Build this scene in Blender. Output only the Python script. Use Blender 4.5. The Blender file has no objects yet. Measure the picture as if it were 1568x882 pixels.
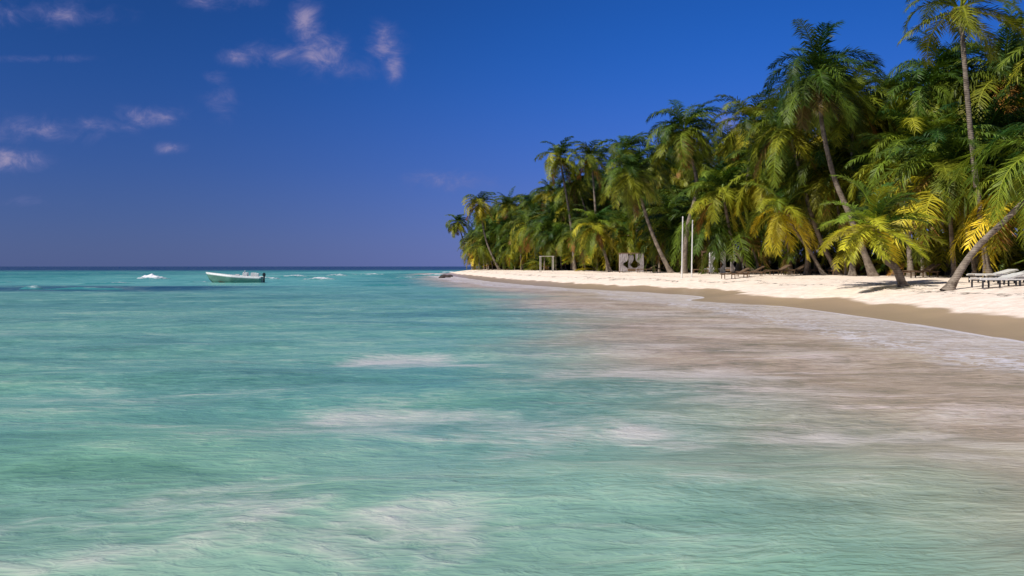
import bpy, bmesh, math, random
import numpy as np
from mathutils import Vector, Matrix, noise as mnoise
random.seed(7); RNG=np.random.default_rng(11)
S=bpy.context.scene
S.view_settings.view_transform='Standard'; S.view_settings.look='None'; S.view_settings.exposure=0
F=1220.0; CX=784.0; HY=408.0; CH=1.8
def wx(px,d): return (px-CX)/F*d
def wz(y,d): return CH+d*(HY-y)/F
def dist_y(y,z=0.0): return (CH-z)*F/(y-HY)

# ------------------------------------------------------------ node helpers
def newmat(name):
    m=bpy.data.materials.new(name); m.use_nodes=True
    nt=m.node_tree; nt.nodes.clear()
    out=nt.nodes.new('ShaderNodeOutputMaterial')
    return m,nt,out
def N(nt,t,**kw):
    n=nt.nodes.new(t)
    for k,v in kw.items(): setattr(n,k,v)
    return n
def setin(nt,sock,v):
    if isinstance(v,bpy.types.NodeSocket): nt.links.new(v,sock)
    elif v is not None:
        if sock.type=='RGBA' and len(v)==3: v=(*v,1)
        sock.default_value=v
def M(nt,op,a,b=None,c=None,clamp=False):
    n=N(nt,'ShaderNodeMath',operation=op,use_clamp=clamp)
    setin(nt,n.inputs[0],a); setin(nt,n.inputs[1],b) if b is not None else None
    if c is not None: setin(nt,n.inputs[2],c)
    return n.outputs[0]
def MIX(nt,f,a,b,blend='MIX'):
    n=N(nt,'ShaderNodeMix',data_type='RGBA',blend_type=blend)
    setin(nt,n.inputs[0],f); setin(nt,n.inputs[6],a); setin(nt,n.inputs[7],b)
    return n.outputs[2]
def SS(nt,v,lo,hi,a=0.0,b=1.0):
    n=N(nt,'ShaderNodeMapRange',interpolation_type='SMOOTHSTEP')
    setin(nt,n.inputs[0],v); setin(nt,n.inputs[1],lo); setin(nt,n.inputs[2],hi); setin(nt,n.inputs[3],a); setin(nt,n.inputs[4],b)
    return n.outputs[0]
def NOISE(nt,vec,scale,detail=4,rough=0.55,dist=0.0):
    n=N(nt,'ShaderNodeTexNoise'); 
    if vec is not None: nt.links.new(vec,n.inputs['Vector'])
    n.inputs['Scale'].default_value=scale; n.inputs['Detail'].default_value=detail
    n.inputs['Roughness'].default_value=rough; n.inputs['Distortion'].default_value=dist
    return n.outputs[0]
def MAPP(nt,vec,scale=(1,1,1),rot=(0,0,0),loc=(0,0,0)):
    n=N(nt,'ShaderNodeMapping'); nt.links.new(vec,n.inputs[0])
    n.inputs['Scale'].default_value=scale; n.inputs['Rotation'].default_value=rot; n.inputs['Location'].default_value=loc
    return n.outputs[0]
def ATTR(nt,name,out='Fac'):
    n=N(nt,'ShaderNodeAttribute',attribute_name=name); return n.outputs[out]
def BUMP(nt,h,strength,dist):
    n=N(nt,'ShaderNodeBump'); nt.links.new(h,n.inputs['Height'])
    setin(nt,n.inputs['Strength'],strength); n.inputs['Distance'].default_value=dist
    return n.outputs[0]
def PRIN(nt,out,col,rough=0.6,spec=0.5,normal=None):
    p=N(nt,'ShaderNodeBsdfPrincipled')
    setin(nt,p.inputs['Base Color'],col); setin(nt,p.inputs['Roughness'],rough)
    setin(nt,p.inputs['Specular IOR Level'],spec)
    if normal is not None: nt.links.new(normal,p.inputs['Normal'])
    if out: nt.links.new(p.outputs[0],out.inputs[0])
    return p
def simple_mat(name,col,rough=0.6,spec=0.3,var=0.25,nscale=6):
    m,nt,out=newmat(name)
    tc=N(nt,'ShaderNodeTexCoord').outputs['Object']
    n=NOISE(nt,tc,nscale,5,0.6)
    c=MIX(nt,SS(nt,n,0.3,0.7),tuple(x*(1-var) for x in col),tuple(min(1,x*(1+var*0.4)) for x in col))
    PRIN(nt,out,c,rough,spec,BUMP(nt,n,0.2,0.02))
    return m

# ------------------------------------------------------------ shoreline
def catmull(P,k=8):
    P=[np.array(p,float) for p in P]; out=[]
    for i in range(len(P)-1):
        p0=P[max(i-1,0)];p1=P[i];p2=P[i+1];p3=P[min(i+2,len(P)-1)]
        for j in range(k):
            t=j/k
            out.append(0.5*((2*p1)+(-p0+p2)*t+(2*p0-5*p1+4*p2-p3)*t*t+(-p0+3*p1-3*p2+p3)*t**3))
    out.append(P[-1]); return np.array(out)
SHORE=catmull([(60,-400),(26,-40),(19,-10),(15.6,4),(12.9,15),(12.4,19.3),(12.7,25.5),(12.7,31),(12.3,36),(9.6,42),(11.4,47),(9.6,55),(6,63),(1.4,78),(-3.4,100),(-9,135),(-14,165),(-17,192),(-14,215),(5,255),(90,340),(400,520),(4000,900)])
TREE=catmull([(60,-60),(30,0),(25,22),(23.5,36),(23.2,46),(20.6,60),(16.4,75),(12.2,90),(6.1,112),(-.5,140),(-6,165),(-10.5,188),(-9,205),(8,232),(95,310),(400,480),(4000,860)])
def sdist(Q,P):
    best=np.full(len(Q),1e18); sg=np.ones(len(Q))
    for i in range(len(P)-1):
        a=P[i]; b=P[i+1]; ab=b-a; aq=Q-a
        t=np.clip((aq@ab)/(ab@ab),0,1)
        dv=aq-t[:,None]*ab; d2=(dv**2).sum(1)
        cr=ab[0]*aq[:,1]-ab[1]*aq[:,0]
        m=d2<best; best=np.where(m,d2,best); sg=np.where(m,np.sign(cr),sg)
    return np.sqrt(best)*sg
def wob(x,y,f,ph=0):
    return (np.sin(x*f+1.3*y*f*0.6+ph)+np.sin(-x*f*1.7+y*f*1.3+2.1*ph+1)+0.6*np.sin(x*f*2.9+y*f*2.3+ph*3+4)+0.5*np.sin(x*f*-4.1+y*f*3.7+ph+2))/3.1
def land_h(s,x,y):
    L=np.maximum(-s,0)
    z=np.where(s<0,1.24*(1-np.exp(-(L/5.2)**1.4)),-0.09*np.minimum(s,40))
    z=z+np.where(L>9,0.06*wob(x,y,0.35)*np.minimum((L-9)/4,1),0)+np.where(L>0.5,0.018*wob(x,y,1.7,2)*np.minimum(L/4,1),0)
    return z
def gh(x,y):
    q=np.array([[x,y]],float); return float(land_h(sdist(q,SHORE),q[:,0],q[:,1])[0])

def polar_mesh(name,zfun,nr,na,r0,r1,amin,amax):
    r=np.geomspace(r0,r1,nr); a=np.linspace(math.radians(amin),math.radians(amax),na)
    R,A=np.meshgrid(r,a,indexing='ij')
    x=(R*np.sin(A)).ravel(); y=(R*np.cos(A)).ravel()
    s=sdist(np.stack([x,y],1),SHORE)
    z=zfun(x,y,s)
    me=bpy.data.meshes.new(name)
    idx=np.arange(nr*na).reshape(nr,na)
    f=np.stack([idx[:-1,:-1],idx[:-1,1:],idx[1:,1:],idx[1:,:-1]],-1).reshape(-1,4)[:,::-1]
    me.vertices.add(len(x)); me.vertices.foreach_set('co',np.stack([x,y,z],1).astype(np.float32).ravel())
    me.loops.add(f.size); me.loops.foreach_set('vertex_index',f.ravel().astype(np.int32))
    me.polygons.add(len(f)); me.polygons.foreach_set('loop_start',np.arange(0,f.size,4,dtype=np.int32))
    me.polygons.foreach_set('use_smooth',np.ones(len(f),bool))
    me.update(calc_edges=True); me.validate()
    ob=bpy.data.objects.new(name,me); S.collection.objects.link(ob)
    return ob,me,x,y,s
def addf(me,name,v):
    a=me.attributes.new(name,'FLOAT','POINT'); a.data.foreach_set('value',v.astype(np.float32))
def addc(me,name,v):
    a=me.attributes.new(name,'FLOAT_COLOR','POINT')
    v4=np.concatenate([v,np.ones((len(v),1))],1); a.data.foreach_set('color',v4.astype(np.float32).ravel())

# ------------------------------------------------------------ beach
beach,bme,bx,by,bs=polar_mesh('sandy_beach_ground',lambda x,y,s:land_h(s,x,y),420,420,0.6,32000,-110,110)
addf(bme,'shore',bs); addf(bme,'tree',sdist(np.stack([bx,by],1),TREE))
m,nt,out=newmat('sand')
pos=N(nt,'ShaderNodeNewGeometry').outputs['Position']
sh=ATTR(nt,'shore'); tr=ATTR(nt,'tree')
n1=NOISE(nt,pos,0.35,3); n2=NOISE(nt,pos,2.2,6,0.65); n3=NOISE(nt,pos,14,5,0.7)
dry=MIX(nt,SS(nt,n2,.25,.75),(0.76,0.62,0.50),(0.97,0.84,0.72))
dry=MIX(nt,SS(nt,n3,0.58,0.78,0,0.25),dry,(0.45,0.34,0.25))
shn=M(nt,'ADD',sh,M(nt,'MULTIPLY',M(nt,'SUBTRACT',n1,0.5),2.2))
wet=MIX(nt,SS(nt,shn,-2.4,-0.4),(0.47,0.34,0.225),(0.36,0.265,0.18))
wf=SS(nt,shn,-2.45,-2.0)
c=MIX(nt,wf,dry,wet)
wl=M(nt,'ABSOLUTE',M(nt,'ADD',M(nt,'ADD',sh,4.9),M(nt,'MULTIPLY',M(nt,'SUBTRACT',n1,0.5),5.0)))
wk=M(nt,'MULTIPLY',SS(nt,wl,0.08,0.45,1,0),SS(nt,NOISE(nt,pos,3.5,4,0.7),0.49,0.56))
wl2=M(nt,'ABSOLUTE',M(nt,'ADD',M(nt,'ADD',sh,7.4),M(nt,'MULTIPLY',M(nt,'SUBTRACT',NOISE(nt,MAPP(nt,pos,loc=(9,3,1)),0.25,3),0.5),6.0)))
wk2=M(nt,'MULTIPLY',SS(nt,wl2,0.1,0.9,1,0),SS(nt,NOISE(nt,pos,5,4,0.7),0.54,0.6))
wk=M(nt,'MAXIMUM',wk,wk2)
c=MIX(nt,M(nt,'MULTIPLY',wk,0.85),c,(0.07,0.05,0.03))
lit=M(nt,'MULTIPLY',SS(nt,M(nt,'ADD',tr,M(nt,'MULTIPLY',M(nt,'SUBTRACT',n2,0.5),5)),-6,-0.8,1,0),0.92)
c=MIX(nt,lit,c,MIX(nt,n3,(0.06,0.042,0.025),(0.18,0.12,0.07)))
rough=SS(nt,wf,0,1,0.95,0.3)
hb=M(nt,'ADD',M(nt,'MULTIPLY',n2,1.0),M(nt,'MULTIPLY',n3,0.3))
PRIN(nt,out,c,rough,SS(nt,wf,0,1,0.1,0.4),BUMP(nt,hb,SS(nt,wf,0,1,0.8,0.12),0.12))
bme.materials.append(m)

# ------------------------------------------------------------ sea
def sea_z(x,y,s):
    r=np.hypot(x,y)
    damp=np.clip(s/6,0,1)*np.clip(1-r/600,0.0,1)
    w=0.05*np.sin(y*1.15+0.22*x+0.9*wob(x,y,0.18))+0.03*np.sin(y*2.3-0.5*x+1.4*wob(x,y,0.3,1))+0.022*wob(x,y,1.9,3)
    big=0.12*np.sin(y*0.32+0.05*x+1.5*wob(x,y,0.03))
    z=(w*np.clip((140-r)/100,0,1)+big*np.clip((r-10)/30,0,1))*damp
    return np.where(s<0,-0.02+0.0*s, z)
sea,sme,sx,sy,ss=polar_mesh('sea_water',sea_z,520,420,0.6,32000,-110,110)
def sst(x,a,b):
    t=np.clip((x-a)/(b-a),0,1); return t*t*(3-2*t)
r=np.hypot(sx,sy)
sw=ss+1.1*wob(sx,sy,0.22)+0.7*wob(sx,sy,0.8,5)
bw=np.clip(12.0-0.05*sy,5,12.0)
brown=np.array([0.40,0.305,0.225]); mint=np.array([0.225,0.375,0.285]); teal=np.array([0.13,0.31,0.25]); aqua=np.array([0.04,0.21,0.215]); navy=np.array([0.004,0.03,0.11])
t=sst(r,4.2,11)[:,None]; col=mint*(1-t)+teal*t
t=sst(r,28,120)[:,None]; col=col*(1-t)+aqua*t
t=(0.6*sst(wob(sx*0.6,sy,0.05,2),0.1,0.9)*sst(r,15,35))[:,None]; col=col*(1-t)+np.array([0.035,0.17,0.18])*t
t=(0.35*sst(wob(sx,sy*1.4,0.33,6),0.0,0.8)*sst(-r,-30,-9))[:,None]; col=col*(1-t)+np.array([0.16,0.36,0.21])*t
t=(0.5*sst(ss,9,20)*sst(-ss,-80,-40)*sst(sy,45,80))[:,None]; col=col*(1-t)+np.array([0.14,0.41,0.38])*t
t=(1-sst(sw,bw-3.0,bw+3.2))[:,None]; col=col*(1-t)+brown*t
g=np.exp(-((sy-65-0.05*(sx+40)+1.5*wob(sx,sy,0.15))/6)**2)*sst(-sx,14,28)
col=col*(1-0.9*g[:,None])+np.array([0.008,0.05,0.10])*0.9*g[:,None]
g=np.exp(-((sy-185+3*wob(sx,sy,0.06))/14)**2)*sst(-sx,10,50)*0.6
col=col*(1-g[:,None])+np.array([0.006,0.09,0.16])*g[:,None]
g=(0.6*np.exp(-((sy-12.2+0.12*sx+0.5*wob(sx,sy,.5))/2.3)**2-((sx-.6)/2.2)**2))[:,None]
col=col*(1-g)+np.array([0.075,0.25,0.21])*g
t=sst(r+40*wob(sx,sy,0.01),250,520)[:,None]; col=col*(1-t)+navy*t
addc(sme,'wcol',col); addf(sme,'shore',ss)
foam=np.zeros(len(sx))
qx=sx+0.9*wob(sx,sy,0.7,1)+0.4*wob(sx,sy,1.9,4); qy=sy+0.7*wob(sx,sy,0.6,7)+0.3*wob(sx,sy,2.1,2)
for (px,y,rx,ry,a) in [(640,551,85,12,1.0),(560,645,200,32,.75),(760,660,200,32,.7),(360,778,140,28,.85),(900,640,170,20,.6),(1010,655,160,24,1.0),(1340,662,150,18,.9),(1060,572,150,16,1.1),(900,565,80,12,.8),(1150,600,220,20,.75),(1000,530,130,12,.8),(60,810,120,30,.6),(650,800,120,26,.75),(1240,545,140,14,.75),(1480,640,110,16,.65),(1500,710,120,16,.6),(760,695,170,16,.7),(1000,480,130,8,.9),(1120,500,170,8,.9),(870,470,70,6,.7),(300,600,160,20,.4),(1150,760,160,20,.45),(940,455,90,5,.9),(850,445,50,3,.7)]:
    d=CH*F/(y-HY); X=wx(px,d); a1=rx/F*d; b1=d*d/(CH*F)*ry
    foam=np.maximum(foam,a*np.exp(-np.abs((qx-X)/a1)**2-np.abs((qy-d)/b1)**2))
foam=np.maximum(foam,0.7*(1-sst(ss,1.5,5.0)))
foam=np.maximum(foam,0.33*(1-sst(ss,6,13)))
addf(sme,'foam',foam)
addf(sme,'surf',np.maximum((1-sst(sw,bw-1.0,bw+3.5))*sst(sy,6,11),0.22*sst(-r,-45,-20)))
m,nt,out=newmat('tropical_sea')
pos=N(nt,'ShaderNodeNewGeometry').outputs['Position']
camd=N(nt,'ShaderNodeVectorMath',operation='LENGTH'); nt.links.new(pos,camd.inputs[0]); dist=camd.outputs['Value']
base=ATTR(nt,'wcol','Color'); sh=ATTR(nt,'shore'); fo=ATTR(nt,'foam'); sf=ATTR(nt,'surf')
a=NOISE(nt,MAPP(nt,pos,(0.55,1.4,1),(0,0,math.radians(10))),1.0,4,0.6,0.5)
b=NOISE(nt,MAPP(nt,pos,(0.8,2.2,1),(0,0,math.radians(4))),4.2,3,0.62,0.6)
cN=NOISE(nt,MAPP(nt,pos,(0.3,0.8,1),(0,0,math.radians(-6))),0.55,4,0.6,0.8)
far=NOISE(nt,MAPP(nt,pos,(0.25,1.0,1)),0.18,5,0.65,0.4)
bk=SS(nt,dist,4,16,0.85,1.6)
br=M(nt,'ADD',M(nt,'MULTIPLY',M(nt,'SUBTRACT',a,0.5),1.6),M(nt,'MULTIPLY',M(nt,'SUBTRACT',b,0.5),bk))
br=M(nt,'ADD',br,M(nt,'MULTIPLY',M(nt,'SUBTRACT',cN,0.5),1.5))
br=M(nt,'ADD',br,M(nt,'MULTIPLY',M(nt,'SUBTRACT',far,0.5),1.5))
brp=M(nt,'MAXIMUM',br,0.0); brn=M(nt,'MAXIMUM',M(nt,'MULTIPLY',br,-1.0),0.0)
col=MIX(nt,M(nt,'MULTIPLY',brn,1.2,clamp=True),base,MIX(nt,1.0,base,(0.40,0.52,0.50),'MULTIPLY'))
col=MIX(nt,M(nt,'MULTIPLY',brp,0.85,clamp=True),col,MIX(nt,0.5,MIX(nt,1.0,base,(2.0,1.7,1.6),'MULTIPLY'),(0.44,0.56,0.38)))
fn=M(nt,'ADD',M(nt,'MULTIPLY',a,0.6),M(nt,'ADD',M(nt,'MULTIPLY',b,0.4),M(nt,'MULTIPLY',cN,0.4)))
fk=M(nt,'MULTIPLY',SS(nt,M(nt,'ADD',M(nt,'MULTIPLY',fo,0.42),fn),0.74,1.25),0.8)
col=MIX(nt,fk,col,(0.62,0.56,0.52))
th=NOISE(nt,MAPP(nt,pos,(0.16,1.5,1),(0,0,math.radians(7))),1.25,5,0.65,0.6)
tk=M(nt,'MULTIPLY',M(nt,'MULTIPLY',SS(nt,th,0.53,0.70),SS(nt,b,0.3,0.65,0.4,1.0)),M(nt,'MULTIPLY',sf,0.75))
col=MIX(nt,tk,col,(0.70,0.58,0.53))
lace=NOISE(nt,MAPP(nt,pos,(1.2,2.0,1),(0,0,math.radians(35))),2.2,5,0.7,1.5)
edge=M(nt,'ABSOLUTE',M(nt,'SUBTRACT',M(nt,'ADD',sh,M(nt,'MULTIPLY',M(nt,'SUBTRACT',cN,0.5),2.5)),3.6))
ek=M(nt,'MULTIPLY',SS(nt,edge,0.1,1.4,1,0),SS(nt,lace,0.42,0.6))
sk=M(nt,'MULTIPLY',SS(nt,sh,2.5,4.6,1,0),SS(nt,lace,0.45,0.66,0.12,0.9))
shl=M(nt,'MULTIPLY',SS(nt,M(nt,'ABSOLUTE',M(nt,'SUBTRACT',sh,0.2)),0.05,0.3,1,0),0.9)
lk=M(nt,'MAXIMUM',M(nt,'MAXIMUM',ek,sk),shl)
col=MIX(nt,M(nt,'MULTIPLY',lk,0.85),col,(0.74,0.71,0.76))
h=M(nt,'ADD',M(nt,'MULTIPLY',a,1.0),M(nt,'MULTIPLY',b,0.45))
bs_=SS(nt,dist,8,150,0.75,0.35)
PRIN(nt,out,col,SS(nt,dist,10,200,0.26,0.5),0.2,BUMP(nt,h,bs_,0.12))
sme.materials.append(m)

# ------------------------------------------------------------ world
SUN_EL=52; sunv=Vector((-0.74,-0.52,0)).normalized()*math.cos(math.radians(SUN_EL)); sunv.z=math.sin(math.radians(SUN_EL))
W=bpy.data.worlds.new('World'); S.world=W; W.use_nodes=True; nt=W.node_tree; nt.nodes.clear()
wo=N(nt,'ShaderNodeOutputWorld'); bg=N(nt,'ShaderNodeBackground'); nt.links.new(bg.outputs[0],wo.inputs[0])
sky=N(nt,'ShaderNodeTexSky',sky_type='NISHITA'); sky.sun_disc=False
sky.sun_elevation=math.radians(SUN_EL); sky.sun_rotation=math.atan2(sunv.x,sunv.y)%(2*math.pi)
sky.air_density=1.0; sky.dust_density=0.3; sky.ozone_density=4
tc=N(nt,'ShaderNodeTexCoord').outputs['Generated']
sep=N(nt,'ShaderNodeSeparateXYZ'); nt.links.new(tc,sep.inputs[0]); dx,dy,dz=sep.outputs
ramp=N(nt,'ShaderNodeValToRGB'); cr=ramp.color_ramp; cr.interpolation='B_SPLINE'
stops=[(0.0,(0.070,0.118,0.39)),(0.05,(0.058,0.118,0.43)),(0.12,(0.028,0.105,0.48)),(0.22,(0.004,0.082,0.44)),(0.33,(0.001,0.055,0.31)),(0.6,(0.002,0.04,0.24))]
while len(cr.elements)<len(stops): cr.elements.new(0.5)
for e,(p,c) in zip(cr.elements,stops): e.position=p; e.color=(*c,1)
nt.links.new(dz,ramp.inputs[0])
g=MIX(nt,SS(nt,dx,-0.5,0.35,0,1),MIX(nt,1.0,ramp.outputs[0],(0.70,0.73,0.66),'MULTIPLY'),MIX(nt,1.0,ramp.outputs[0],(1.9,1.5,1.35),'MULTIPLY'))
ya=M(nt,'MAXIMUM',dy,0.05); u=M(nt,'DIVIDE',dx,ya); v=M(nt,'DIVIDE',dz,ya)
cmb=N(nt,'ShaderNodeCombineXYZ'); nt.links.new(u,cmb.inputs[0]); nt.links.new(v,cmb.inputs[1])
tot=None
for (px,y,rx,ry,am) in [(470,38,26,34,1.0),(492,82,40,30,.95),(430,85,60,18,.8),(365,92,36,14,.75),(590,70,28,28,.95),(603,100,16,28,.85),(337,121,18,12,.75),(340,158,24,26,.7),(225,180,50,16,.82),(150,192,80,12,.72),(30,200,130,20,.74),(15,245,60,18,.9),(262,228,30,9,.7),(60,25,130,22,.6),(690,278,60,16,.74),(1112,190,26,20,.9),(345,4,60,14,.75),(60,92,100,7,.55),(540,110,50,18,.55),(40,310,90,12,.4)]:
    u0=(px-CX)/F; v0=(HY-y)/F
    e=M(nt,'ADD',M(nt,'POWER',M(nt,'ABSOLUTE',M(nt,'DIVIDE',M(nt,'SUBTRACT',u,u0),rx/F)),2.0),M(nt,'POWER',M(nt,'ABSOLUTE',M(nt,'DIVIDE',M(nt,'SUBTRACT',v,v0),ry/F)),2.0))
    gsn=M(nt,'MULTIPLY',M(nt,'EXPONENT',M(nt,'MULTIPLY',e,-0.7)),am)
    tot=gsn if tot is None else M(nt,'MAXIMUM',tot,gsn)
cn=NOISE(nt,MAPP(nt,cmb.outputs[0],(1,1.5,1),(0,0,0.3)),26,8,0.64,0.5)
cf=SS(nt,M(nt,'ADD',M(nt,'MULTIPLY',tot,0.8),M(nt,'MULTIPLY',M(nt,'SUBTRACT',cn,0.5),1.5)),0.12,1.15)
cf=M(nt,'MULTIPLY',cf,SS(nt,tot,0.03,0.5))
cc=MIX(nt,SS(nt,cf,0.2,0.95),(0.16,0.17,0.42),(0.42,0.34,0.50))
g=MIX(nt,M(nt,'MULTIPLY',cf,0.78),g,cc)
g10=MIX(nt,1.0,g,(10,10,10),'MULTIPLY')
fin_=MIX(nt,0.08,g10,sky.outputs[0])
nt.links.new(fin_,bg.inputs[0]); bg.inputs[1].default_value=0.1
sun=bpy.data.lights.new('sun','SUN'); sun.energy=4.8; sun.angle=math.radians(0.5); sun.color=(1,0.95,0.86)
so=bpy.data.objects.new('sun',sun); S.collection.objects.link(so)
so.rotation_euler=sunv.to_track_quat('Z','Y').to_euler()

# ------------------------------------------------------------ palm parts
m,nt,out=newmat('palm_leaf'); MLEAF=m
vc=ATTR(nt,'lcol','Color'); oi=N(nt,'ShaderNodeObjectInfo').outputs['Random']
c=MIX(nt,oi,MIX(nt,1.0,vc,(0.5,0.68,0.7),'MULTIPLY'),MIX(nt,1.0,vc,(1.4,1.15,0.9),'MULTIPLY'))
p=PRIN(nt,None,c,0.5,0.25)
tl=N(nt,'ShaderNodeBsdfTranslucent'); nt.links.new(MIX(nt,1.0,c,(1.4,1.4,0.6),'MULTIPLY'),tl.inputs[0])
mx=N(nt,'ShaderNodeMixShader'); mx.inputs[0].default_value=0.2
nt.links.new(p.outputs[0],mx.inputs[1]); nt.links.new(tl.outputs[0],mx.inputs[2]); nt.links.new(mx.outputs[0],out.inputs[0])
m,nt,out=newmat('palm_bark'); MBARK=m
pos=N(nt,'ShaderNodeNewGeometry').outputs['Position']
wv=N(nt,'ShaderNodeTexWave',bands_direction='Z'); nt.links.new(pos,wv.inputs[0]); wv.inputs['Scale'].default_value=3.4; wv.inputs['Distortion'].default_value=3.5; wv.inputs['Detail'].default_value=3
nb=NOISE(nt,pos,3,5,0.7)
c=MIX(nt,SS(nt,nb,.3,.7),(0.11,0.085,0.065),(0.34,0.28,0.22)); c=MIX(nt,SS(nt,wv.outputs[1],0.1,0.5,0.3,0),c,(0.08,0.06,0.045))
PRIN(nt,out,c,0.9,0.1,BUMP(nt,wv.outputs[1],0.4,0.03))
MNUT=simple_mat('coconut',(0.24,0.17,0.03),0.5,0.3)

def crown_mesh(name,seed,nf=26,L=4.4,nl=40,young=False,gold=0.5,wind=(0.9,0.25),lw=0.06,emin=-55,bright=1.0):
    rg=np.random.default_rng(seed)
    V=[];Fc=[];C=[];base=0
    wa=math.atan2(wind[1],wind[0])
    for i in range(nf):
        age=(i+rg.uniform(-.5,.5))/nf; age=min(max(age,0),1)
        e0=math.radians(80+(emin-80)*age**0.9)+rg.normal(0,0.16)
        az=i*2.39996+rg.normal(0,0.32)
        bend=math.radians(rg.uniform(60,120) if age<0.7 else rg.uniform(25,60))*(0.75+0.4*math.sin(math.pi*min(age+0.2,1)))
        if young: bend*=0.75
        ln=L*(0.78+0.32*math.sin(math.pi*(0.15+0.7*age)))*rg.uniform(.72,1.12)
        n=14; pts=[np.array([0.12*math.cos(az),0.12*math.sin(az),0.1-0.35*age])]
        Ts=[]; curl=rg.normal(0,.25)
        for k in range(n):
            t=k/(n-1)
            el=max(e0-bend*t**1.15,math.radians(-86))
            a2=az+math.sin(wa-az)*0.6*t*t+curl*t
            T=np.array([math.cos(el)*math.cos(a2),math.cos(el)*math.sin(a2),math.sin(el)])
            T=T+np.array([wind[0],wind[1],0])*0.16*t; T/=np.linalg.norm(T)
            Ts.append(T); pts.append(pts[-1]+T*ln/n)
        pts=np.array(pts[:n]); Ts=np.array(Ts)
        green=np.array([0.030,0.078,0.013]); mid=np.array([0.135,0.195,0.018]); yel=np.array([0.50,0.43,0.03]); dead=np.array([0.32,0.17,0.045])
        q=age+rg.normal(0,0.2)
        if q<0.40: cc=green+(mid-green)*max(q,0)/0.40
        else: cc=mid+(yel-mid)*min(min((q-0.40)/0.5,1)*gold*1.15*rg.uniform(.25,1),1.0)
        if age>0.88 and rg.random()<0.4: cc=dead*rg.uniform(.5,1.1)
        cc=cc*rg.uniform(.65,1.25)*bright
        t=np.linspace(0.10,0.995,nl)
        fd=rg.uniform(.4,1.1)
        for side in (-1,1):
            tt=np.clip(t+rg.uniform(-.4,.4,nl)/nl,0,1)*(n-1)
            i0=np.minimum(tt.astype(int),n-2); f=(tt-i0)[:,None]
            P=pts[i0]*(1-f)+pts[i0+1]*f; T=Ts[i0]*(1-f)+Ts[i0+1]*f
            up=np.array([0,0,1.0])
            Sd=np.cross(T,up); nn=np.linalg.norm(Sd,axis=1,keepdims=True)
            alt=np.array([-math.sin(az),math.cos(az),0]); Sd=np.where(nn<0.15,-alt[None,:],Sd/np.maximum(nn,1e-6))
            Nn=np.cross(Sd,T)
            ll=(0.25*L)*np.sin(math.pi*(0.2+0.72*t))**0.7*rg.uniform(.7,1.15,nl)
            D=Sd*side*0.8+T*(0.45+0.5*t[:,None])+Nn*0.22
            D=D+rg.normal(0,0.13,D.shape); D/=np.linalg.norm(D,axis=1,keepdims=True)
            droop=fd*rg.uniform(.5,1.15,nl)*(0.6 if young else 1.0)
            mid_=P+D*(ll*0.5)[:,None]; mid_[:,2]-=ll*0.10*droop
            tip=P+D*(ll*0.93)[:,None]; tip[:,2]-=ll*0.50*droop; tip[:,:2]+=np.array(wind)[None,:]*(ll*0.1)[:,None]
            w=lw*0.5
            q5=np.stack([P-T*w*.6,P+T*w*.6,mid_+T*w,mid_-T*w,tip],1).reshape(-1,3)
            V.append(q5); b0=base+np.arange(nl)*5
            Fc+= [(int(b),int(b+1),int(b+2),int(b+3)) for b in b0]+[(int(b+3),int(b+2),int(b+4)) for b in b0]
            lc=cc[None,:]*rg.uniform(.6,1.3,(nl,1)); lc=np.repeat(lc,5,0)
            tipm=np.tile(np.array([1,1,1,1,1.25]),nl)[:,None]; C.append(lc*tipm)
            base+=nl*5
        rv=[]
        for k in range(n):
            rad=0.045*(1-k/(n-1))+0.008
            T=Ts[k]; Sd=np.cross(T,[0,0,1.0]); Sd=Sd/(np.linalg.norm(Sd)+1e-6); Nn=np.cross(Sd,T)
            rv+=[pts[k]+Sd*rad,pts[k]-Sd*rad,pts[k]-Nn*rad]
        V.append(np.array(rv)); C.append(np.tile(np.minimum(cc*1.5+np.array([.05,.045,0]),.5),(len(rv),1)))
        for k in range(n-1):
            a=base+k*3
            Fc+=[(a,a+1,a+4,a+3),(a+1,a+2,a+5,a+4),(a+2,a,a+3,a+5)]
        base+=len(rv)
    V=np.concatenate(V); C=np.concatenate(C)
    me=bpy.data.meshes.new(name); me.from_pydata(V.tolist(),[],Fc); me.update()
    addc(me,'lcol',C); me.materials.append(MLEAF)
    return me
def nuts_mesh(seed):
    rg=random.Random(seed); bm=bmesh.new()
    for i in range(11):
        a=rg.uniform(0,6.28); r_=rg.uniform(.16,.36)
        bmesh.ops.create_icosphere(bm,subdivisions=2,radius=rg.uniform(.10,.14),matrix=Matrix.Translation((r_*math.cos(a),r_*math.sin(a),rg.uniform(-.55,-.15)))@Matrix.Diagonal((1,1,1.2,1)))
    me=bpy.data.meshes.new('coconuts'); bm.to_mesh(me); bm.free(); me.materials.append(MNUT); return me
NUTS=[nuts_mesh(i) for i in range(3)]
def trunk_mesh(P,r0=0.2,r1=0.11):
    P=catmull(P,5); n=len(P); bm=bmesh.new(); rings=[]; ns=9
    for i,p in enumerate(P):
        t=i/(n-1); T=Vector(P[min(i+1,n-1)]-P[max(i-1,0)]).normalized()
        a=T.cross(Vector((0,1,0))).normalized(); b=T.cross(a)
        rad=r1+(r0-r1)*(1-t)**1.2+0.16*math.exp(-t*18); rad*=1+0.05*math.sin(i*2.4)
        rings.append([bm.verts.new(Vector(p)+a*rad*math.cos(6.2832*j/ns)+b*rad*math.sin(6.2832*j/ns)) for j in range(ns)])
    for i in range(n-1):
        for j in range(ns):
            f=bm.faces.new((rings[i][j],rings[i][(j+1)%ns],rings[i+1][(j+1)%ns],rings[i+1][j])); f.smooth=True
    bm.faces.new(rings[-1])
    me=bpy.data.meshes.new('trunk'); bm.to_mesh(me); bm.free(); me.materials.append(MBARK); return me
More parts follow.
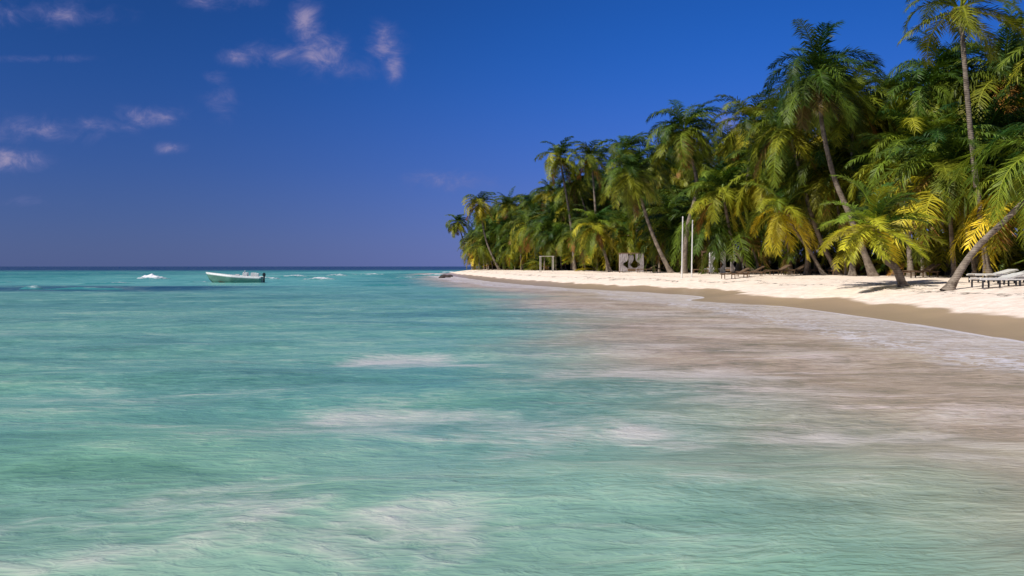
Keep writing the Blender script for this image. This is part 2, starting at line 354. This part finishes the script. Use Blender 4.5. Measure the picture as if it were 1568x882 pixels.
def child(name,me,par,loc=(0,0,0),rot=(0,0,0),sc=1.0):
    o=bpy.data.objects.new(name,me); S.collection.objects.link(o); o.parent=par
    o.location=loc; o.rotation_euler=rot; o.scale=(sc,)*3 if not isinstance(sc,tuple) else sc; return o
def empty(name,loc=(0,0,0),rot=(0,0,0)):
    o=bpy.data.objects.new(name,None); S.collection.objects.link(o); o.location=loc; o.rotation_euler=rot; o.empty_display_size=0.3; return o

def hero(bpx,d,cpx,cy,crown,mids=(),r0=0.2,nuts=True,dd=0.0,rz=0,sc=1.0):
    bxp=wx(bpx,d); z0=gh(bxp,d)
    par=empty('palm_tree',(bxp,d,z0-0.1))
    P=[(0,0,0)]
    for (mx_,my_) in mids: P.append((wx(mx_,d)-bxp,dd*0.4,wz(my_,d)-z0+.1))
    cxp=wx(cpx,d)-bxp; cz=wz(cy,d)-z0+.1
    P.append((cxp,dd,cz))
    child('trunk',trunk_mesh(P,r0,r0*0.6),par)
    child('crown',crown,par,(cxp,dd,cz),(0,0,rz),sc)
    if nuts: child('coconuts',NUTS[bpx%3],par,(cxp,dd,cz))
    return par
HC=lambda s,**k: crown_mesh('hero_crown',s,**k)
hero(1514,40,1464,14,HC(101,nf=22,L=3.7,nl=70,gold=.5,lw=.055,emin=-30),[(1503,350),(1487,240),(1473,110)],0.17)
hero(1338,50,1250,112,HC(102,nf=46,L=4.5,nl=68,gold=.5,lw=.068),[(1300,330),(1275,270),(1256,190)],0.2)
hero(1047,71,1046,198,HC(103,nf=46,L=4.5,nl=58,gold=.35,lw=.08),[(1052,350),(1066,290),(1058,240)],0.22)
hero(1028,74,968,265,HC(104,nf=38,L=4.3,nl=58,gold=.9,lw=.08),[(1008,380),(992,340),(980,300)],0.2)
hero(1384,37,1340,342,HC(105,nf=30,L=3.0,nl=62,young=True,gold=.8,lw=.06,emin=-40,bright=1.7),[(1372,412),(1352,392)],0.2,nuts=False)
hero(1450,33,1625,235,HC(106,nf=30,L=4.6,nl=66,gold=1.1,lw=.055,bright=1.5),[(1490,385),(1540,335),(1585,288)],0.15)
hero(1305,52,1322,140,HC(107,nf=40,L=4.4,nl=60,gold=.4,lw=.07),[(1312,330)],0.18,dd=2)
hero(1210,62,1178,265,HC(108,nf=38,L=4.4,nl=56,gold=1.0,lw=.075,bright=1.3),[(1205,360)],0.2)
hero(1285,56,1205,190,HC(109,nf=40,L=4.6,nl=58,gold=.7,lw=.075),[(1245,340)],0.2)
hero(1400,52,1440,115,HC(110,nf=40,L=4.6,nl=58,gold=.5,lw=.07),[(1420,300)],0.2)
hero(1545,50,1545,105,HC(111,nf=40,L=4.7,nl=58,gold=.8,lw=.07),[(1540,300)],0.2)
hero(880,108,856,240,HC(112,nf=32,L=4.1,nl=44,gold=.6,lw=.1),[(872,330)],0.2)
hero(915,104,905,240,HC(113,nf=34,L=4.1,nl=44,gold=.3,lw=.1),[(912,330)],0.2)
hero(765,150,734,312,HC(114,nf=32,L=4.5,nl=40,gold=.9,lw=.13),[(745,370)],0.22)
hero(728,186,701,340,HC(115,nf=30,L=4.2,nl=40,gold=.9,lw=.14),[(712,375)],0.22)
hero(1130,68,1150,185,HC(116,nf=40,L=4.6,nl=52,gold=.3,lw=.08),[(1142,300)],0.2)
hero(1160,64,1105,290,HC(117,nf=36,L=4.2,nl=52,gold=1.0,lw=.08,bright=1.2),[(1125,380)],0.18)
hero(935,88,912,345,HC(118,nf=32,L=3.8,nl=50,gold=1.0,lw=.09,bright=1.2),[(925,385)],0.2,nuts=False)
hero(1500,44,1505,215,HC(119,nf=38,L=4.3,nl=58,gold=.9,lw=.065,bright=1.4),[(1490,330)],0.16)
hero(1395,48,1400,225,HC(120,nf=38,L=4.3,nl=58,gold=.9,lw=.07,bright=1.2),[(1390,330)],0.17)
hero(985,92,958,230,HC(121,nf=36,L=4.4,nl=50,gold=.4,lw=.09),[(972,330)],0.2)
hero(1262,56,1200,318,HC(122,nf=30,L=3.6,nl=50,gold=1.0,lw=.07,bright=1.2),[(1240,385),(1215,350)],0.13)
hero(1235,57,1265,255,HC(123,nf=34,L=4.1,nl=54,gold=.8,lw=.07,bright=1.1),[(1238,360),(1250,310)],0.14)
hero(1462,43,1448,245,HC(124,nf=34,L=4.0,nl=56,gold=.9,lw=.065,bright=1.2),[(1455,350)],0.14)

# ------------------------------------------------------------ grove (instances)
CANS=[(1098,67),(967,82),(838,106),(1128,71),(1352,38)]
def clear(x,y,rad):
    for px,d in CANS:
        X=wx(px,d)
        if (x-X)**2+(y-d-.8)**2<rad*rad: return False
        if y<d and abs(x-wx(px,y))<1.6 and d-y<12: return False
    return True
grove=empty('palm_grove')
CR=[crown_mesh('grove_crown',200+i,nf=random.choice([32,36,40]),L=random.uniform(3.9,4.9),nl=38,gold=[.3,.65,1.0,1.3][i%4],lw=.10,bright=[.8,1.0,1.15][i%3]) for i in range(10)]
CY=[crown_mesh('young_crown',300+i,nf=24,L=3.4,nl=34,gold=[.9,1.1,.5][i%3],lw=.095,young=True,emin=-20) for i in range(4)]
TR=[]
for i in range(9):
    lx=random.uniform(-2.5,1.2)
    TR.append((lx,trunk_mesh([(0,0,0),(lx*.15,random.uniform(-.3,.3),3),(lx*.5,random.uniform(-.3,.3),6.5),(lx,0,10)],0.15,0.09)))
seg=[(TREE[i],TREE[i+1]) for i in range(len(TREE)-1) if 20<TREE[i][1]<240 and TREE[i][0]<40]
lens=np.array([np.linalg.norm(b-a) for a,b in seg]); cum=lens/lens.sum()
def along(n,d0,d1,pw=1.0):
    out=[]
    for _ in range(n):
        a,b=seg[RNG.choice(len(seg),p=cum)]; t=RNG.random(); dn=(b-a)/np.linalg.norm(b-a)
        dep=d0+(d1-d0)*RNG.random()**pw
        q=a+(b-a)*t+np.array([dn[1],-dn[0]])*dep
        out.append((q[0],q[1]))
    out=np.array(out); tt=sdist(out,TREE)
    return [(x,y,t) for (x,y),t in zip(out,tt) if t<-d0*0.9 and x/y<0.95 and y>27]
pts=[]
for (x,y,t) in along(4200,0.8,29):
    md=2.5 if t>-10 else 3.7
    if y>120: md*=1.2
    if not clear(x,y,1.9): continue
    if all((x-a)**2+(y-b)**2>md*md for a,b,_ in pts): pts.append((x,y,t))
for (x,y,t) in pts:
    z=gh(x,y); dep=-t
    if dep<4: H=random.choice([random.uniform(3,5.5),random.uniform(4,8)])
    elif dep<9: H=random.uniform(5.5,12)
    else: H=random.uniform(10.5,14.8)
    if 1085<CX+x/y*F<1130: H=min(H,9.5)
    if y>110: H=min(H+1,13.8)
    lx,tm=random.choice(TR); sc=H/10
    rz=random.uniform(-.6,.6)
    rt=max(sc,.75)
    child('palm_trunk',tm,grove,(x,y,z-.1),(0,0,rz),(rt,rt,sc))
    cl=(x+lx*rt*math.cos(rz),y+lx*rt*math.sin(rz),z-.1+H)
    child('palm_crown',random.choice(CR),grove,cl,(random.uniform(-.15,.15),random.uniform(-.15,.15),random.uniform(-.9,.9)),random.uniform(.82,1.14))
ys=[]
for (x,y,t) in along(1000,1.5,10):
    if not clear(x,y,3.0): continue
    if all((x-a)**2+(y-b)**2>2.6**2 for a,b in ys): ys.append((x,y))
for (x,y) in ys[:120]:
    child('young_palm',random.choice(CY),grove,(x,y,gh(x,y)+random.uniform(.3,2.4)),(0,0,random.uniform(0,6)),random.uniform(.6,1.0))

# undergrowth shrubs
rg=np.random.default_rng(5)
sel=np.array([(x,y) for x,y,t in along(560,4.5,24)])
zz=land_h(sdist(sel,SHORE),sel[:,0],sel[:,1])
V=[];Fc=[];C=[];b=0
for (x,y),z0 in zip(sel,zz):
    n=60; R=rg.uniform(1.2,2.4); hh=rg.uniform(1.2,3.4)
    d=rg.normal(size=(n,3)); d/=np.linalg.norm(d,axis=1,keepdims=True)
    p=d*R*rg.uniform(.5,1,(n,1)); p[:,2]=np.abs(p[:,2])/R*hh; p+=np.array([x,y,z0])
    u1=rg.normal(size=(n,3)); u1/=np.linalg.norm(u1,axis=1,keepdims=True); v1=np.cross(u1,rg.normal(size=(n,3))); v1/=np.linalg.norm(v1,axis=1,keepdims=True)
    a=.40;w=.15
    V.append(np.stack([p-u1*a,p+v1*w,p+u1*a,p-v1*w],1).reshape(-1,3))
    Fc+=[(int(i),int(i+1),int(i+2),int(i+3)) for i in b+np.arange(n)*4]; b+=n*4
    C.append(np.repeat(np.array([[.025,.042,.010]])*rg.uniform(.5,1.6,(n,1)),4,0))
me=bpy.data.meshes.new('undergrowth'); me.from_pydata(np.concatenate(V).tolist(),[],Fc); me.update(); addc(me,'lcol',np.concatenate(C)); me.materials.append(MLEAF)
o=bpy.data.objects.new('undergrowth_shrubs',me); S.collection.objects.link(o)

# ------------------------------------------------------------ small objects
WHITE=simple_mat('white_paint',(0.78,0.77,0.74),0.45,0.4,0.12)
CLOTH=simple_mat('white_fabric',(0.80,0.79,0.80),0.9,0.1,0.15)
GCLOTH=simple_mat('weathered_fabric',(0.36,0.32,0.32),0.9,0.1,0.3)
WOOD=simple_mat('weathered_wood',(0.20,0.13,0.08),0.85,0.1,0.4)
TEAL=simple_mat('boat_green_paint',(0.17,0.33,0.25),0.4,0.4,0.25,2)
DARK=simple_mat('dark_rubber',(0.03,0.03,0.035),0.5,0.4)
def box(bm,c,s,rot=(0,0,0),mi=0,bev=0.0):
    mat=Matrix.Translation(c)@Matrix.Rotation(rot[2],4,'Z')@Matrix.Rotation(rot[1],4,'Y')@Matrix.Rotation(rot[0],4,'X')@Matrix.Diagonal((*s,1))
    r=bmesh.ops.create_cube(bm,size=1,matrix=mat)
    fs=set(f for v in r['verts'] for f in v.link_faces)
    for f in fs: f.material_index=mi
    if bev: bmesh.ops.bevel(bm,geom=list(set(e for v in r['verts'] for e in v.link_edges)),offset=bev,segments=2,affect='EDGES')
def cyl(bm,a,b,r1,r2=None,mi=0,seg=10):
    a=Vector(a);b=Vector(b);d=b-a
    mat=Matrix.Translation((a+b)/2)@d.to_track_quat('Z','Y').to_matrix().to_4x4()
    r=bmesh.ops.create_cone(bm,cap_ends=True,segments=seg,radius1=r1,radius2=r1 if r2 is None else r2,depth=d.length,matrix=mat)
    for f in set(f for v in r['verts'] for f in v.link_faces): f.material_index=mi
def fin(bm,name,mats,par=None,loc=(0,0,0),rot=(0,0,0)):
    bmesh.ops.recalc_face_normals(bm,faces=bm.faces)
    me=bpy.data.meshes.new(name); bm.to_mesh(me); bm.free()
    for mm in mats: me.materials.append(mm)
    o=bpy.data.objects.new(name,me); S.collection.objects.link(o); o.parent=par; o.location=loc; o.rotation_euler=rot; return o

for (px,yt) in [(1044,333),(1059,338)]:
    d=62; X=wx(px,d); z=gh(X,d); par=empty('white_wooden_post',(X,d,z-.15))
    bm=bmesh.new(); H=wz(yt,d)-z+.15; cyl(bm,(0,0,0),(0.05,0,H),0.055,0.045,0,12); fin(bm,'pole',[WHITE],par)
    bm=bmesh.new(); cyl(bm,(0.05,0,H),(0.05,0,H+.06),0.07,0.04,0,12); box(bm,(0.05,-.09,H-.3),(.04,.06,.08),mi=0); fin(bm,'cap_and_hook',[WHITE],par)

def curtain(bm,x0,x1,y,z0,z1,mi=0,seed=0):
    nx=14;nz=14; rows=[]
    for k in range(nz+1):
        t=k/nz; z=z1+(z0-z1)*t
        pinch=(1-0.55*math.exp(-((t-.6)/.14)**2))
        rows.append([bm.verts.new((x0+(x1-x0)*(i/nx)*pinch,y+0.05*math.sin(i*2.1+seed)+.02*math.sin(k+i),z+0.03*math.sin(i*1.3+seed)*(t>.95))) for i in range(nx+1)])
    for k in range(nz):
        for i in range(nx):
            f=bm.faces.new((rows[k][i],rows[k][i+1],rows[k+1][i+1],rows[k+1][i])); f.material_index=mi; f.smooth=True
def canopy(px,d,w,h,cm,post,dep=1.6,rot=0.15,curt=True,bed=True,ncur=2):
    X=wx(px,d); par=empty('beach_canopy_bed' if bed else 'wooden_arch',(X,d,gh(X,d)-.05),(0,0,rot))
    bm=bmesh.new()
    for sx_ in(-1,1):
        for sy_ in (0,1): cyl(bm,(sx_*w/2,sy_*dep,0),(sx_*w/2,sy_*dep,h),.05,.045)
        box(bm,(sx_*w/2,dep/2,h+.03),(.09,dep+.2,.08))
    for sy_ in (0,1): box(bm,(0,sy_*dep,h+.111),(w+.2,.09,.08))
    fin(bm,'frame',[post],par)
    if curt:
        bm=bmesh.new()
        curtain(bm,-w/2-.06,-w/2+w*.33,-.07,.15,h+.05,seed=1); curtain(bm,w/2+.06,w/2-w*.33,-.07,.1,h+.05,seed=2)
        if ncur>2: curtain(bm,-w*.12,w*.12,dep+.07,.1,h,seed=5)
        fin(bm,'curtains',[cm],par)
    if bed:
        bm=bmesh.new(); box(bm,(0,dep/2,.28),(w*.85,dep*.85,.2),mi=0,bev=.02); box(bm,(0,dep/2,.45),(w*.8,dep*.8,.13),mi=1,bev=.04); fin(bm,'bed',[WOOD,cm],par)
canopy(1098,67,1.35,1.85,CLOTH,WOOD)
canopy(967,82,2.4,1.9,GCLOTH,WOOD,rot=-.1,ncur=3)
canopy(838,106,1.7,2.0,CLOTH,simple_mat('aged_white_paint',(.5,.46,.4)),curt=False,bed=False,dep=.8)
canopy(1128,71,1.2,1.6,GCLOTH,WOOD,rot=.3)

def lounger(X,Y,rot,mat,legs,back=0.6):
    par=empty('sun_lounger',(X,Y,gh(X,Y)-.01),(0,0,rot))
    bm=bmesh.new()
    for s_ in (-.3,.3): box(bm,(0.0,s_,.34),(1.95,.05,.06))
    for x in (-.85,-.1,.8):
        for s_ in(-.3,.3): box(bm,(x,s_,.155),(.05,.05,.31),mi=1)
        box(bm,(x,0,.29),(.05,.55,.035),mi=1)
    for i in range(14): box(bm,(-.9+i*.085,0,.385),(.06,.62,.025))
    fin(bm,'frame',[mat,legs],par)
    bm=bmesh.new(); c_=math.cos(back); s2=math.sin(back)
    for i in range(9):
        q=.05+i*.085; box(bm,(.3+q*c_,0,.40+q*s2),(.06,.62,.025),(0,-back,0))
    for s_ in(-.28,.28): box(bm,(.3+.4*c_,s_,.385+.4*s2-.03),(.82,.04,.03),(0,-back,0))
    cyl(bm,(.3+.6*c_,0,.36+.6*s2),(.75,0,.36),.018)
    fin(bm,'backrest',[mat],par)
    return par
for i,(px,d,rt) in enumerate([(1526,32,.15),(1574,32.5,.2),(1549,34.2,.1),(1596,35,.2),(1518,36,.1)]):
    lounger(wx(px,d),d,rt,WHITE,DARK,.25)
for i,(px,d,rt) in enumerate([(1125,57,.1),(1148,58,-.1),(1190,60,.3),(1215,61,.2),(1240,59,.1),(1262,58,.2),(1075,70,.1),(990,80,.1),(1010,79,.2),(1290,56,.1),(1410,44,.2)]):
    lounger(wx(px,d),d,rt,WOOD,WOOD,.5)

# boat
d=85; bxw=wx(361,d)
boat=empty('fishing_boat',(bxw,d,0.02),(0,math.radians(1.5),math.radians(8)))
Lb=5.4; ns=24
def sect(t):
    x=-Lb/2+Lb*t
    half=0.92*min(1,(t/0.45+0.0001))**0.62*(1-.12*max(0,t-.6)/.4)
    gun=0.72+0.34*(1-t)**2.4; keel=-0.22+0.62*max(0,1-t/.16)**1.6
    return x,max(half,.02),gun,keel
bm=bmesh.new(); rows=[]
for k in range(ns+1):
    t=k/ns; x,h_,g_,kl=sect(t); rake=-0.35*max(0,1-t/.2)
    prof=[(1.0,g_),(.97,g_-.16),(.9,kl+(g_-kl)*.45),(.72,kl+(g_-kl)*.16),(.0,kl)]
    row=[(h_*a_,z_) for a_,z_ in prof]
    full=[(-y_,z_) for y_,z_ in row]+[(y_,z_) for y_,z_ in row[-2::-1]]
    rows.append([bm.verts.new((x+rake*(z_-kl)/max(g_-kl,.1),y_,z_)) for y_,z_ in full])
nn=len(rows[0])
for k in range(ns):
    for j in range(nn-1):
        f=bm.faces.new((rows[k][j],rows[k][j+1],rows[k+1][j+1],rows[k+1][j])); f.smooth=True
        f.material_index=1 if j in(0,nn-2) else (2 if j in (3,4) else 0)
bm.faces.new(rows[-1])
hull=fin(bm,'hull',[TEAL,WHITE,DARK],boat)
sm=hull.modifiers.new('thick','SOLIDIFY'); sm.thickness=.05; sm.offset=1
bm=bmesh.new()
for k in range(ns):
    for sd in(-1,1):
        a_=sect(k/ns); b_=sect((k+1)/ns)
        ra=-0.35*max(0,1-(k/ns)/.2); rb=-0.35*max(0,1-((k+1)/ns)/.2)
        cyl(bm,(a_[0]+ra,sd*a_[1],a_[2]+.01),(b_[0]+rb,sd*b_[1],b_[2]+.01),.045,.045,0,8)
fin(bm,'gunwale_rail',[WHITE],boat)
bm=bmesh.new()
for t in(.3,.5,.68): 
    q=sect(t); box(bm,(q[0],0,.42),(.28,q[1]*1.85,.05),mi=0)
box(bm,(-2.1,0,.8),(.7,.7,.04),(0,.12,0),mi=0)
box(bm,(0.3,0,.1),(3.9,1.3,.03),mi=1)
fin(bm,'seats_and_floor',[WHITE,WOOD],boat)
bm=bmesh.new(); box(bm,(1.0,0,.8),(.55,.6,.75),bev=.05); box(bm,(.9,0,1.24),(.05,.55,.24),(0,.3,0)); box(bm,(1.8,.25,.86),(.6,.45,.6),bev=.04); box(bm,(.2,-.2,.76),(.45,.4,.4),bev=.04); box(bm,(2.25,-.35,.88),(.4,.35,.5),bev=.04)
fin(bm,'console_and_coolers',[WHITE],boat)
bm=bmesh.new(); box(bm,(2.9,0,.98),(.3,.28,.4),bev=.06); box(bm,(2.92,0,.35),(.14,.1,.95)); box(bm,(2.98,0,-.12),(.4,.05,.06)); cyl(bm,(2.75,0,1.0),(2.3,.1,1.1),.02)
fin(bm,'outboard_motor',[DARK],boat)

# breakers
m,nt,out=newmat('breaker_foam'); MF=m
tc=N(nt,'ShaderNodeTexCoord').outputs['Object']; hgt=N(nt,'ShaderNodeSeparateXYZ'); nt.links.new(tc,hgt.inputs[0])
nz_=NOISE(nt,MAPP(nt,tc,(.45,1.2,2.5)),1.8,6,.7)
fk=SS(nt,M(nt,'ADD',nz_,M(nt,'MULTIPLY',hgt.outputs[2],1.0)),.58,1.0)
PRIN(nt,out,MIX(nt,fk,(0.035,.18,.20),(.75,.73,.74)),.8,.1,BUMP(nt,nz_,.5,.08))
def breaker(px,y,wpx,h,seed):
    d=dist_y(y); w=wpx/F*d; X=wx(px,d); dp=2.0+w*.2
    nx=110;ny=18; bm=bmesh.new(); g=[]
    for i in range(nx+1):
        u_=-1+2*i/nx; col_=[]
        for j in range(ny+1):
            v_=-1+2*j/ny
            env=max(0,1-abs(u_)**1.8)*(0.85+.4*mnoise.noise(Vector((u_*w*.22,seed,0)))+.22*mnoise.noise(Vector((u_*w*.7,v_*2,seed)))+.12*mnoise.noise(Vector((u_*w*2,v_*3,seed))))
            pr=math.exp(-((v_+.15)/.4)**2)
            col_.append(bm.verts.new((u_*w/2,v_*dp/2+.5*mnoise.noise(Vector((u_*w*.3,seed*3,1))),-.12+h*max(env,0)*pr)))
        g.append(col_)
    for i in range(nx):
        for j in range(ny):
            f=bm.faces.new((g[i][j],g[i+1][j],g[i+1][j+1],g[i][j+1])); f.smooth=True
    fin(bm,'breaking_wave',[MF],None,(X,d,0))
for i,(px,y,w,h) in enumerate([(50,442,42,.5),(235,428,62,.95),(415,428,44,.55),(490,429,90,.5),(515,423,50,.6),(300,433,120,.34),(130,442,170,.3),(665,422,80,.5),(690,418,60,.6),(620,426,90,.36),(455,424,80,.45),(10,433,60,.3),(560,421,90,.5),(590,436,80,.26),(170,434,110,.3)]):
    breaker(px,y,w,h,i*1.7+.3)

RK=simple_mat('dark_rock',(0.07,0.055,0.05),.85,.2,.4)
for i,(px,y,sz) in enumerate([(682,424,.5),(676,425,.3),(689,423,.35)]):
    d=dist_y(y,.1); bm=bmesh.new(); bmesh.ops.create_icosphere(bm,subdivisions=3,radius=sz)
    for v_ in bm.verts: v_.co*=1+.5*mnoise.noise(v_.co*2.2+Vector((i*5,0,0))); v_.co.x*=1.7; v_.co.z*=.7
    fin(bm,'beach_rock',[RK],None,(wx(px,d),d,.12))

# ------------------------------------------------------------ camera
cam=bpy.data.cameras.new('camera'); co=bpy.data.objects.new('camera',cam); S.collection.objects.link(co); S.camera=co
cam.sensor_width=36; cam.lens=F/1568*36; cam.clip_start=.1; cam.clip_end=60000
co.location=(0,0,CH); co.rotation_euler=(math.radians(90)-math.atan((441-HY)/F),0,0)
